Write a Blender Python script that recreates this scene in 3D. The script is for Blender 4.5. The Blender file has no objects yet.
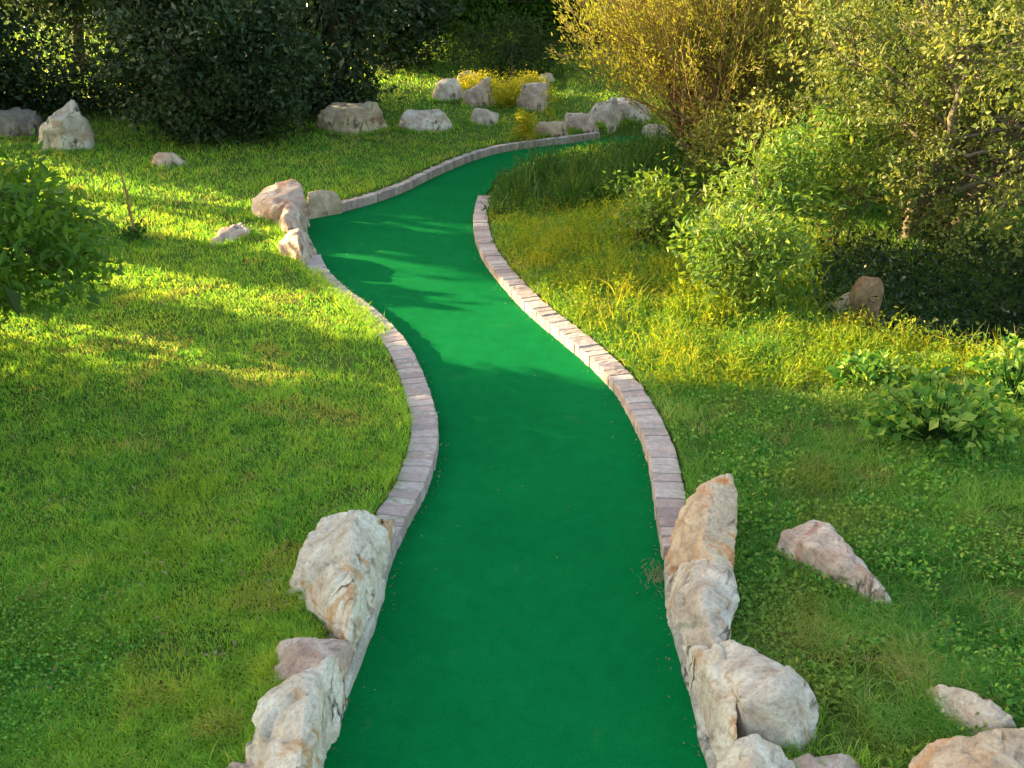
import bpy, bmesh, math, random
import numpy as np
from mathutils import Vector, noise
R = math.radians
S = bpy.context.scene
COL = S.collection
rng = np.random.default_rng(7)
random.seed(7)

# ------------------------------------------------------------------ camera
CH, F, PITCH = 2.7, 900.0, R(25.7)
cam_d = bpy.data.cameras.new('camera'); cam = bpy.data.objects.new('camera', cam_d); COL.objects.link(cam)
cam.location = (0, 0, CH); cam.rotation_euler = (math.pi/2-PITCH, 0, 0)
cam_d.lens = F/1024*36; cam_d.sensor_width = 36; cam_d.clip_end = 3000; cam_d.clip_start = .05
S.camera = cam
def ray(px, py):
    u, v = (px-512)/F, (py-384)/F
    c, s = math.cos(PITCH), math.sin(PITCH)
    return np.array([u, c - v*s, -s - v*c])
def P(px, py, z=0.0):
    r = ray(px, py); t = (z-CH)/r[2]
    return np.array([0, 0, CH]) + r*t

# ------------------------------------------------------------------ noise
def vnoise(x, y, scale=1.0, seed=0):
    x = np.asarray(x, float)*scale + seed*17.3; y = np.asarray(y, float)*scale + seed*9.1
    xi = np.floor(x).astype(np.int64); yi = np.floor(y).astype(np.int64)
    fx = x-xi; fy = y-yi; fx = fx*fx*(3-2*fx); fy = fy*fy*(3-2*fy)
    def h(a, b):
        n = (a*374761393 + b*668265263 + seed*974711) & 0x7fffffff
        n = ((n ^ (n >> 13))*1274126177) & 0x7fffffff
        n = n ^ (n >> 16)
        return (n & 0xffff)/65535.0
    return (h(xi, yi)*(1-fx)+h(xi+1, yi)*fx)*(1-fy)+(h(xi, yi+1)*(1-fx)+h(xi+1, yi+1)*fx)*fy
def fnoise(x, y, scale=1.0, seed=0, oct=3):
    a = 0; w = 0; k = 1.0
    for i in range(oct):
        a = a + vnoise(x, y, scale*2**i, seed+i)*k; w += k; k *= .5
    return a/w
def sstep(a, b, x):
    t = np.clip((x-a)/(b-a), 0, 1); return t*t*(3-2*t)

# ------------------------------------------------------------------ outline of the putting green
L_px = [(322,768),(340,715),(364,660),(384,600),(398,548),(424,500),(438,458),(438,428),(427,392),(408,352),(378,320),(346,296),(326,274),(318,252),(308,219),(335,214),(375,203),(405,192),(435,177),(470,162),(500,153),(530,148),(565,144),(600,139),(640,136)]
R_px = [(706,768),(690,700),(670,630),(662,560),(655,520),(650,471),(634,427),(612,390),(575,354),(530,317),(502,287),(482,260),(474,235),(475,213),(484,192),(503,176),(540,160),(590,149),(640,145)]
def smooth(pts, n):
    pts = np.array(pts)
    out = []
    N = len(pts)
    for i in range(N-1):
        p0 = pts[max(i-1, 0)]; p1 = pts[i]; p2 = pts[i+1]; p3 = pts[min(i+2, N-1)]
        for k in range(n):
            t = k/n
            out.append(.5*((2*p1)+(-p0+p2)*t+(2*p0-5*p1+4*p2-p3)*t*t+(-p0+3*p1-3*p2+p3)*t**3))
    out.append(pts[-1]); return np.array(out)
Lw = [P(a, b)[:2] for a, b in L_px]; Rw = [P(a, b)[:2] for a, b in R_px]
Lw = [np.array([-.95, -1.0]), np.array([-.85, 1.6])] + Lw + [np.array([3.4, 14.6]), np.array([7.5, 15.2])]
Rw = [np.array([.9, -1.0]), np.array([.78, 1.6])] + Rw + [np.array([3.6, 13.9]), np.array([7.5, 14.4])]
LE = smooth(Lw, 4); RE = smooth(Rw, 4)
POLY = np.concatenate([LE, RE[::-1]])
def sdist(x, y):
    """signed distance to the green (negative inside)"""
    x = np.atleast_1d(np.asarray(x, float)); y = np.atleast_1d(np.asarray(y, float))
    d2 = np.full(x.shape, 1e18); inside = np.zeros(x.shape, bool)
    n = len(POLY)
    for i in range(n):
        ax, ay = POLY[i]; bx, by = POLY[(i+1) % n]
        ex, ey = bx-ax, by-ay
        wx, wy = x-ax, y-ay
        t = np.clip((wx*ex+wy*ey)/(ex*ex+ey*ey+1e-12), 0, 1)
        d2 = np.minimum(d2, (wx-ex*t)**2+(wy-ey*t)**2)
        if ay != by:
            c = ((ay > y) != (by > y)) & (x < (bx-ax)*(y-ay)/(by-ay)+ax)
            inside ^= c
    d = np.sqrt(d2); return np.where(inside, -d, d)
def H(x, y):
    x = np.atleast_1d(np.asarray(x, float)); y = np.atleast_1d(np.asarray(y, float))
    near = (np.abs(x) < 9) & (y > -2) & (y < 18)
    sd = np.full(x.shape, 5.0)
    if near.any(): sd[near] = sdist(x[near], y[near])
    land = .085 + .05*(fnoise(x, y, .6, 3)-.5) + .02*(fnoise(x, y, 2.5, 5)-.5)
    right = x > np.interp(y, [0, 4, 6, 8, 10, 13], [0, .2, .1, 0, -.5, 1.0])
    land = land + np.where(right, .16, .05)*sstep(.2, 2.5, sd)
    land = land + .075*np.clip(y-14, 0, 14) + .03*np.clip(np.abs(x)-6, 0, 20)
    land = land - 1.05*np.exp(-(((x-4.6)/1.6)**2+((y-6.7)/1.05)**2)**1.5)
    e = sstep(.13, .19, sd)
    return -.03*(1-e) + land*e
def H1(x, y): return float(H(x, y)[0])
def at(px, py):
    r = ray(px, py); t = np.linspace(1.5, 60, 2400)
    xs = r[0]*t; ys = r[1]*t; zs = CH + r[2]*t
    h = H(xs, ys); k = np.argmax(zs < h)
    return np.array([xs[k], ys[k], h[k]])

# ------------------------------------------------------------------ object helpers
def tag(o, label=None, cat=None, group=None, kind=None):
    if label: o['label'] = label
    if cat: o['category'] = cat
    if group: o['group'] = group
    if kind: o['kind'] = kind
    return o
def link(name, me, mat=None, parent=None):
    o = bpy.data.objects.new(name, me); COL.objects.link(o)
    if mat: me.materials.append(mat)
    if parent: o.parent = parent
    return o
def empty(name, loc, label, cat, group=None):
    o = bpy.data.objects.new(name, None); COL.objects.link(o); o.location = [float(v) for v in loc]
    return tag(o, label, cat, group)
def npmesh(name, V, loops, totals, rnd=None, smoothf=False):
    me = bpy.data.meshes.new(name)
    V = np.ascontiguousarray(V, dtype=np.float32)
    me.vertices.add(len(V)); me.vertices.foreach_set('co', V.ravel())
    me.loops.add(len(loops)); me.loops.foreach_set('vertex_index', np.ascontiguousarray(loops, dtype=np.int32))
    st = np.concatenate([[0], np.cumsum(totals)[:-1]]).astype(np.int32)
    me.polygons.add(len(totals)); me.polygons.foreach_set('loop_start', st)
    me.polygons.foreach_set('loop_total', np.ascontiguousarray(totals, dtype=np.int32))
    if rnd is not None:
        a = me.attributes.new('rnd', 'FLOAT', 'POINT'); a.data.foreach_set('value', np.ascontiguousarray(rnd, dtype=np.float32))
    me.update(calc_edges=True); me.validate()
    if smoothf: me.polygons.foreach_set('use_smooth', np.ones(len(totals), bool))
    else: me.polygons.foreach_set('use_smooth', np.zeros(len(totals), bool))
    return me

def blades(pos, height, width, lean, rnd, droop=.35):
    """grass blades: quad + tip triangle, curved"""
    n = len(pos)
    a = rng.uniform(0, 2*np.pi, n); la = rng.uniform(0, 2*np.pi, n)
    side = np.stack([np.cos(a), np.sin(a), np.zeros(n)], 1)*(width/2)[:, None]
    ld = np.stack([np.cos(la), np.sin(la), np.zeros(n)], 1)*lean[:, None]
    up = np.array([0, 0, 1.0])
    mid = pos + up*(height*.55)[:, None] + ld*(height*.35)[:, None]
    tip = pos + up*(height*(1-droop*np.minimum(lean, 1.5)*.5))[:, None] + ld*height[:, None]
    V = np.empty((n, 5, 3)); V[:, 0] = pos-side; V[:, 1] = pos+side; V[:, 2] = mid+side*.8; V[:, 3] = mid-side*.8; V[:, 4] = tip
    b = np.arange(n)[:, None]*5
    loops = (b + np.array([0, 1, 2, 3, 3, 2, 4])).ravel()
    return V.reshape(-1, 3), loops, np.tile([4, 3], n), np.repeat(rnd, 5)
def leaves(pos, size, aspect, rnd, normal=None, nbias=0.0, axis=None, abias=0.0, fold=.25):
    n = len(pos)
    ax = rng.normal(size=(n, 3)); ax /= np.linalg.norm(ax, axis=1)[:, None]
    if axis is not None: ax = ax*(1-abias) + axis*abias; ax /= np.linalg.norm(ax, axis=1)[:, None]+1e-9
    nn = rng.normal(size=(n, 3)); nn /= np.linalg.norm(nn, axis=1)[:, None]
    if normal is not None: nn = nn*(1-nbias)+normal*nbias
    sd = np.cross(ax, nn); sd /= np.linalg.norm(sd, axis=1)[:, None]+1e-9
    nn = np.cross(sd, ax)
    L = size[:, None]; W = (size*aspect)[:, None]
    V = np.empty((n, 4, 3)); V[:, 0] = pos; V[:, 1] = pos+ax*L*.45+sd*W*.5+nn*W*fold; V[:, 2] = pos+ax*L; V[:, 3] = pos+ax*L*.45-sd*W*.5+nn*W*fold
    loops = (np.arange(n)[:, None]*4+np.array([0, 1, 2, 3])).ravel()
    return V.reshape(-1, 3), loops, np.full(n, 4), np.repeat(rnd, 4)
def joinnp(parts):
    V = []; Lp = []; T = []; Rn = []; off = 0
    for v, l, t, r in parts:
        V.append(v); Lp.append(l+off); T.append(t); Rn.append(r); off += len(v)
    return np.concatenate(V), np.concatenate(Lp), np.concatenate(T), np.concatenate(Rn)
def tube(pts, radii, seg=6, r=.5):
    pts = np.array(pts, float); n = len(pts)
    V = []
    for i in range(n):
        d = pts[min(i+1, n-1)]-pts[max(i-1, 0)]; d /= np.linalg.norm(d)+1e-9
        a = np.cross(d, [0, 0, 1.0] if abs(d[2]) < .9 else [1.0, 0, 0]); a /= np.linalg.norm(a); b = np.cross(d, a)
        for k in range(seg):
            t = 2*np.pi*k/seg; V.append(pts[i]+(a*math.cos(t)+b*math.sin(t))*radii[i])
    lp = []; tt = []
    for i in range(n-1):
        for k in range(seg):
            lp += [i*seg+k, i*seg+(k+1) % seg, (i+1)*seg+(k+1) % seg, (i+1)*seg+k]; tt.append(4)
    V.append(pts[-1]); m = len(V)-1
    for k in range(seg): lp += [(n-1)*seg+k, (n-1)*seg+(k+1) % seg, m]; tt.append(3)
    return np.array(V), np.array(lp), np.array(tt), np.full(len(V), r)
def limb(a, b, ra, rb, n=6, wob=.08, seg=6, sag=0, r=.5):
    a = np.array(a, float); b = np.array(b, float); L = np.linalg.norm(b-a)
    t = np.linspace(0, 1, n); pts = a[None]*(1-t)[:, None]+b[None]*t[:, None]
    w = rng.normal(size=(n, 3))*wob*L; w[0] = 0; w[-1] = 0
    pts = pts + w*.5; pts[:, 2] += sag*L*np.sin(np.pi*t)
    return tube(pts, ra*(1-t)+rb*t, seg, r)

# ------------------------------------------------------------------ materials
def newmat(name):
    m = bpy.data.materials.new(name); m.use_nodes = True
    nt = m.node_tree; nt.nodes.clear(); out = nt.nodes.new('ShaderNodeOutputMaterial')
    return m, nt, out
def N(nt, t, **kw):
    n = nt.nodes.new(t)
    for k, v in kw.items():
        if k in n.inputs.keys() if isinstance(k, str) else False: n.inputs[k].default_value = v
        else: setattr(n, k, v)
    return n
def ramp(nt, stops, fac):
    r = nt.nodes.new('ShaderNodeValToRGB'); e = r.color_ramp.elements
    while len(e) < len(stops): e.new(.5)
    for i, (p, c) in enumerate(stops): e[i].position = p; e[i].color = (*c, 1)
    nt.links.new(fac, r.inputs[0]); return r.outputs[0]
def noise_n(nt, scale, detail=4, rough=.55, dist=0, vec=None, out='Fac'):
    n = nt.nodes.new('ShaderNodeTexNoise'); n.inputs['Scale'].default_value = scale; n.inputs['Detail'].default_value = detail
    n.inputs['Roughness'].default_value = rough; n.inputs['Distortion'].default_value = dist
    if vec is not None: nt.links.new(vec, n.inputs['Vector'])
    return n.outputs[out]
def mix(nt, a, b, f, mode='MIX'):
    m = nt.nodes.new('ShaderNodeMix'); m.data_type = 'RGBA'; m.blend_type = mode
    for s, v in ((m.inputs[0], f), (m.inputs[6], a), (m.inputs[7], b)):
        if isinstance(v, bpy.types.NodeSocket): nt.links.new(v, s)
        elif isinstance(v, (int, float)): s.default_value = v
        else: s.default_value = (*v, 1)
    return m.outputs[2]
def math_n(nt, op, a, b=0.5, clamp=False):
    m = nt.nodes.new('ShaderNodeMath'); m.operation = op; m.use_clamp = clamp
    for s, v in ((m.inputs[0], a), (m.inputs[1], b)):
        if isinstance(v, bpy.types.NodeSocket): nt.links.new(v, s)
        else: s.default_value = v
    return m.outputs[0]
def geo_pos(nt):
    return nt.nodes.new('ShaderNodeNewGeometry').outputs['Position']
def leaf_mat(name, stops, trans=.4, patch=None, pscale=1.0, rough=.5, spec=.3, tcol=None):
    """colour by per-leaf value; patches of another tint by world position; part of the light passes through"""
    m, nt, out = newmat(name)
    at_ = nt.nodes.new('ShaderNodeAttribute'); at_.attribute_name = 'rnd'
    c = ramp(nt, stops, at_.outputs['Fac'])
    if patch:
        f = noise_n(nt, pscale, 4, .6, 0, geo_pos(nt)); f = math_n(nt, 'MULTIPLY', math_n(nt, 'SUBTRACT', f, .5), 5, True)
        c = mix(nt, c, patch, math_n(nt, 'MULTIPLY', f, .65))
    p = nt.nodes.new('ShaderNodeBsdfPrincipled'); nt.links.new(c, p.inputs['Base Color']); p.inputs['Roughness'].default_value = rough
    p.inputs['Specular IOR Level'].default_value = spec
    t = nt.nodes.new('ShaderNodeBsdfTranslucent')
    hs = mix(nt, c, tcol or (1.0, .95, .35), 1.0, 'MULTIPLY'); hs2 = mix(nt, hs, (1.6, 1.6, 1.6), 1.0, 'MULTIPLY'); nt.links.new(hs2, t.inputs['Color'])
    mx = nt.nodes.new('ShaderNodeMixShader'); mx.inputs[0].default_value = trans
    nt.links.new(p.outputs[0], mx.inputs[1]); nt.links.new(t.outputs[0], mx.inputs[2]); nt.links.new(mx.outputs[0], out.inputs[0])
    return m
def bark_mat(name, c1, c2, scale=18):
    m, nt, out = newmat(name)
    n = noise_n(nt, scale, 6, .65, .4, geo_pos(nt)); c = ramp(nt, [(.3, c1), (.7, c2)], n)
    p = nt.nodes.new('ShaderNodeBsdfPrincipled'); nt.links.new(c, p.inputs['Base Color']); p.inputs['Roughness'].default_value = .9
    b = nt.nodes.new('ShaderNodeBump'); b.inputs['Strength'].default_value = .6; b.inputs['Distance'].default_value = .02
    nt.links.new(n, b.inputs['Height']); nt.links.new(b.outputs[0], p.inputs['Normal']); nt.links.new(p.outputs[0], out.inputs[0])
    return m
def rock_mat(name, c1, c2, stain, sa=.6, dark=(.06, .045, .035)):
    m, nt, out = newmat(name)
    g = nt.nodes.new('ShaderNodeTexCoord').outputs['Object']
    n1 = noise_n(nt, 5, 6, .62, .8, g); c = ramp(nt, [(.36, c2), (.5, tuple((a+b)/2 for a, b in zip(c1, c2))), (.6, c1)], n1)
    n2 = noise_n(nt, 3.2, 5, .6, 1.6, g, ); f2 = math_n(nt, 'MULTIPLY', math_n(nt, 'SUBTRACT', n2, .53), 12, True)
    c = mix(nt, c, stain, math_n(nt, 'MULTIPLY', f2, sa))
    # mineral crust and lichen blotches
    n5 = noise_n(nt, 17, 5, .7, .5, g); f5 = math_n(nt, 'MULTIPLY', math_n(nt, 'SUBTRACT', n5, .56), 8, True)
    c = mix(nt, c, (.36, .33, .29), math_n(nt, 'MULTIPLY', f5, .3))
    # dark seams
    mp = nt.nodes.new('ShaderNodeMapping'); nt.links.new(g, mp.inputs[0]); mp.inputs['Scale'].default_value = (3.1, 2.2, 1.0); mp.inputs['Rotation'].default_value = (.4, .5, .3)
    vr = nt.nodes.new('ShaderNodeTexNoise'); vr.inputs['Scale'].default_value = 1.6; vr.inputs['Detail'].default_value = 5; vr.inputs['Distortion'].default_value = 1.2; nt.links.new(mp.outputs[0], vr.inputs['Vector'])
    ab = math_n(nt, 'ABSOLUTE', math_n(nt, 'SUBTRACT', vr.outputs['Fac'], .5)); seam = math_n(nt, 'SUBTRACT', 1.0, math_n(nt, 'MULTIPLY', ab, 26), True)
    brk = math_n(nt, 'MULTIPLY', math_n(nt, 'SUBTRACT', noise_n(nt, 4.5, 3, .5, 0, g), .5), 8, True)
    seam = math_n(nt, 'MULTIPLY', seam, brk)
    c = mix(nt, c, dark, math_n(nt, 'MULTIPLY', seam, .95))
    n3 = noise_n(nt, 60, 6, .7, 0, g); c = mix(nt, c, (.5, .5, .5), .3*0+math_n(nt, 'MULTIPLY', 0.0, 0.0) if False else 0.0)
    sp = ramp(nt, [(.38, (.5, .47, .45)), (.55, (1.05, 1.05, 1.05))], n3); c = mix(nt, c, sp, .45, 'MULTIPLY')
    p = nt.nodes.new('ShaderNodeBsdfPrincipled'); nt.links.new(c, p.inputs['Base Color']); p.inputs['Roughness'].default_value = .92; p.inputs['Specular IOR Level'].default_value = .2
    hgt = math_n(nt, 'ADD', math_n(nt, 'MULTIPLY', n3, .35), math_n(nt, 'ADD', math_n(nt, 'MULTIPLY', n1, 1.4), math_n(nt, 'MULTIPLY', seam, -.6)))
    b = nt.nodes.new('ShaderNodeBump'); b.inputs['Strength'].default_value = .8; b.inputs['Distance'].default_value = .025
    nt.links.new(hgt, b.inputs['Height']); nt.links.new(b.outputs[0], p.inputs['Normal']); nt.links.new(p.outputs[0], out.inputs[0])
    return m
M = {}
M['rock_cream'] = rock_mat('rock_cream', (.80, .74, .64), (.56, .46, .36), (.52, .29, .12), .85)
M['rock_pink'] = rock_mat('rock_pink', (.70, .58, .50), (.42, .29, .24), (.44, .20, .13), .8)
M['rock_grey'] = rock_mat('rock_grey', (.72, .65, .56), (.45, .36, .30), (.46, .30, .18), .75)
M['rock_orange'] = rock_mat('rock_orange', (.72, .57, .42), (.48, .34, .24), (.62, .27, .10), .9)
M['rock_dark'] = rock_mat('rock_dark', (.34, .30, .27), (.17, .15, .14), (.24, .17, .11), .4)
M['rock_brown'] = rock_mat('rock_brown', (.34, .22, .12), (.16, .09, .05), (.40, .24, .12), .5)
M['rock_tan'] = rock_mat('rock_tan', (.60, .49, .34), (.38, .29, .20), (.40, .24, .12), .5)

# turf
m, nt, out = newmat('turf'); g = geo_pos(nt)
n1 = noise_n(nt, 1.1, 4, .6, .3, g); n2 = noise_n(nt, 150, 4, .75, 0, g); n3 = noise_n(nt, 9, 5, .65, .5, g)
c = ramp(nt, [(.3, (.001, .150, .037)), (.7, (.003, .180, .045))], n1)
c = mix(nt, c, ramp(nt, [(.35, (.55, .6, .55)), (.65, (1.35, 1.3, 1.35))], n2), .7, 'MULTIPLY')
c = mix(nt, c, ramp(nt, [(.35, (.80, .82, .80)), (.65, (1.16, 1.12, 1.16))], n3), .45, 'MULTIPLY')
dust = math_n(nt, 'MULTIPLY', math_n(nt, 'SUBTRACT', noise_n(nt, 2.3, 6, .7, 1.0, g), .62), 3, True)
c = mix(nt, c, (.10, .20, .11), math_n(nt, 'MULTIPLY', dust, .6))
p = nt.nodes.new('ShaderNodeBsdfPrincipled'); nt.links.new(c, p.inputs['Base Color']); p.inputs['Roughness'].default_value = .95; p.inputs['Specular IOR Level'].default_value = .03
b = nt.nodes.new('ShaderNodeBump'); b.inputs['Strength'].default_value = .6; b.inputs['Distance'].default_value = .006
nt.links.new(n2, b.inputs['Height']); b2 = nt.nodes.new('ShaderNodeBump'); b2.inputs['Strength'].default_value = .25; b2.inputs['Distance'].default_value = .03
nt.links.new(noise_n(nt, 4, 3, .5, 0, g), b2.inputs['Height']); nt.links.new(b.outputs[0], b2.inputs['Normal']); nt.links.new(b2.outputs[0], p.inputs['Normal'])
nt.links.new(p.outputs[0], out.inputs[0]); M['turf'] = m
# soil
m, nt, out = newmat('soil'); g = geo_pos(nt)
n1 = noise_n(nt, 3, 6, .65, .5, g); n2 = noise_n(nt, 45, 5, .7, 0, g)
c = ramp(nt, [(.3, (.065, .12, .022)), (.55, (.11, .18, .035)), (.75, (.16, .15, .06))], n1)
c = mix(nt, c, ramp(nt, [(.3, (.5, .5, .5)), (.7, (1.3, 1.3, 1.2))], n2), .8, 'MULTIPLY')
p = nt.nodes.new('ShaderNodeBsdfPrincipled'); nt.links.new(c, p.inputs['Base Color']); p.inputs['Roughness'].default_value = 1; p.inputs['Specular IOR Level'].default_value = .05
b = nt.nodes.new('ShaderNodeBump'); b.inputs['Strength'].default_value = .8; b.inputs['Distance'].default_value = .03
nt.links.new(n2, b.inputs['Height']); nt.links.new(b.outputs[0], p.inputs['Normal']); nt.links.new(p.outputs[0], out.inputs[0]); M['soil'] = m
# brick
m, nt, out = newmat('brick'); g = geo_pos(nt)
at_ = nt.nodes.new('ShaderNodeAttribute'); at_.attribute_name = 'rnd'
c = ramp(nt, [(0, (.37, .28, .28)), (.35, (.48, .38, .375)), (.7, (.56, .47, .46)), (1, (.46, .34, .33))], at_.outputs['Fac'])
n1 = noise_n(nt, 25, 6, .7, .3, g); c = mix(nt, c, ramp(nt, [(.3, (.6, .58, .56)), (.65, (1.15, 1.15, 1.15))], n1), .7, 'MULTIPLY')
n4 = math_n(nt, 'MULTIPLY', math_n(nt, 'SUBTRACT', noise_n(nt, 6, 5, .6, .4, g), .55), 6, True); c = mix(nt, c, (.25, .24, .17), math_n(nt, 'MULTIPLY', n4, .5))
p = nt.nodes.new('ShaderNodeBsdfPrincipled'); nt.links.new(c, p.inputs['Base Color']); p.inputs['Roughness'].default_value = .9
b = nt.nodes.new('ShaderNodeBump'); b.inputs['Strength'].default_value = .7; b.inputs['Distance'].default_value = .01
nt.links.new(noise_n(nt, 70, 5, .7, 0, g), b.inputs['Height']); nt.links.new(b.outputs[0], p.inputs['Normal']); nt.links.new(p.outputs[0], out.inputs[0]); M['brick'] = m
M['mortar'] = rock_mat('mortar', (.64, .60, .52), (.36, .33, .29), (.3, .26, .2), .3)

M['lawn'] = leaf_mat('lawn_blade', [(0, (.06, .24, .045)), (.45, (.23, .48, .075)), (.85, (.48, .60, .085)), (.96, (.52, .46, .13)), (1, (.44, .32, .18))], .45, (.40, .48, .05), .9, spec=.1)
M['weed'] = leaf_mat('weed_leaf', [(0, (.03, .13, .03)), (.4, (.12, .33, .06)), (.75, (.28, .46, .09)), (.9, (.46, .44, .14)), (1, (.50, .40, .24))], .4, (.33, .32, .08), 1.3, spec=.1)
M['tall'] = leaf_mat('tall_grass', [(0, (.08, .20, .025)), (.4, (.25, .34, .03)), (.75, (.46, .40, .04)), (1, (.54, .40, .12))], .45, (.50, .39, .03), 1.6, spec=.15)  # sunlit yellow is part of the blade colour
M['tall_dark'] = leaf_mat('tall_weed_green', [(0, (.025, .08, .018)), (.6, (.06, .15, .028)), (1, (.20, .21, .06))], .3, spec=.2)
M['dark_leaf'] = leaf_mat('dark_leaf', [(0, (.012, .030, .012)), (.6, (.04, .075, .028)), (.88, (.09, .12, .05)), (1, (.32, .32, .24))], .2, rough=.4)  # palest stop puts glints of light into a few leaves' colour
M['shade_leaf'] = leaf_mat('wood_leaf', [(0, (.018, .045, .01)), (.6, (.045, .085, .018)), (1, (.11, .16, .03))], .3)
M['olive_leaf'] = leaf_mat('olive_leaf', [(0, (.05, .08, .022)), (.5, (.15, .19, .045)), (.85, (.31, .31, .08)), (1, (.48, .42, .18))], .36, (.10, .17, .035), 1.5)
M['willow_leaf'] = leaf_mat('willow_leaf', [(0, (.14, .15, .03)), (.5, (.28, .27, .05)), (1, (.42, .35, .09))], .45, (.22, .27, .04), 1.2)
M['bright_leaf'] = leaf_mat('bright_leaf', [(0, (.05, .13, .03)), (.5, (.14, .25, .045)), (.9, (.28, .36, .06)), (1, (.42, .40, .08))], .4, (.22, .26, .03), 2.0)
M['bush_leaf'] = leaf_mat('bush_leaf', [(0, (.04, .11, .015)), (.5, (.09, .20, .02)), (.9, (.18, .28, .035)), (1, (.3, .3, .08))], .4, spec=.35)
M['yellow_leaf'] = leaf_mat('yellow_leaf', [(0, (.26, .33, .03)), (.5, (.46, .44, .04)), (1, (.60, .50, .08))], .5)
M['broad_leaf'] = leaf_mat('broad_leaf', [(0, (.05, .16, .03)), (.5, (.15, .31, .05)), (1, (.38, .46, .09))], .4)
M['dry_leaf'] = leaf_mat('dry_leaf', [(0, (.14, .09, .04)), (1, (.34, .26, .16))], .1)
M['bark'] = bark_mat('bark', (.05, .038, .028), (.16, .12, .09))
M['twig'] = bark_mat('twig', (.20, .12, .05), (.42, .28, .13), 9)
M['greybark'] = bark_mat('grey_bark', (.09, .07, .05), (.27, .21, .15), 12)

# ------------------------------------------------------------------ ground
def axis(lo, a, b, hi, fine, growth=1.25):
    c = list(np.arange(a, b+1e-6, fine)); st = fine; v = b
    while v < hi: st *= growth; v += st; c.append(min(v, hi))
    st = fine; v = a
    while v > lo: st *= growth; v -= st; c.insert(0, max(v, lo))
    return np.array(c)
gx = axis(-1500, -5.5, 6, 1500, .06); gy = axis(-1500, 1.5, 16, 1500, .06)
X, Y = np.meshgrid(gx, gy); Z = H(X.ravel(), Y.ravel())
V = np.stack([X.ravel(), Y.ravel(), Z], 1); nx, ny = len(gx), len(gy)
i = (np.arange(ny-1)[:, None]*nx+np.arange(nx-1)[None]).ravel()
me = npmesh('ground', V, np.stack([i, i+1, i+1+nx, i+nx], 1).ravel(), np.full(len(i), 4), smoothf=True)
tag(link('ground', me, M['soil']), kind='structure', label='grassy park ground around the putting green')
# turf sheet, reaching under the kerbs
def offs(E, d):
    t = np.gradient(E, axis=0); t /= np.linalg.norm(t, axis=1)[:, None]+1e-9
    nrm = np.stack([-t[:, 1], t[:, 0]], 1); return E+nrm*d
def resample(E, n):
    s = np.concatenate([[0], np.cumsum(np.linalg.norm(np.diff(E, axis=0), axis=1))])
    q = np.linspace(0, s[-1], n); return np.stack([np.interp(q, s, E[:, 0]), np.interp(q, s, E[:, 1])], 1)
bm = bmesh.new()
tp = [bm.verts.new((float(a), float(b), 0.0)) for a, b in np.concatenate([offs(LE, .04), offs(RE, -.04)[::-1]])]
f = bm.faces.new(tp); bmesh.ops.triangulate(bm, faces=[f])
for f in bm.faces:
    if f.normal.z < 0: f.normal_flip()
me = bpy.data.meshes.new('turf_path'); bm.to_mesh(me); bm.free()
tag(link('turf_path', me, M['turf']), kind='structure', label='winding bright green artificial putting turf')

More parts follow.
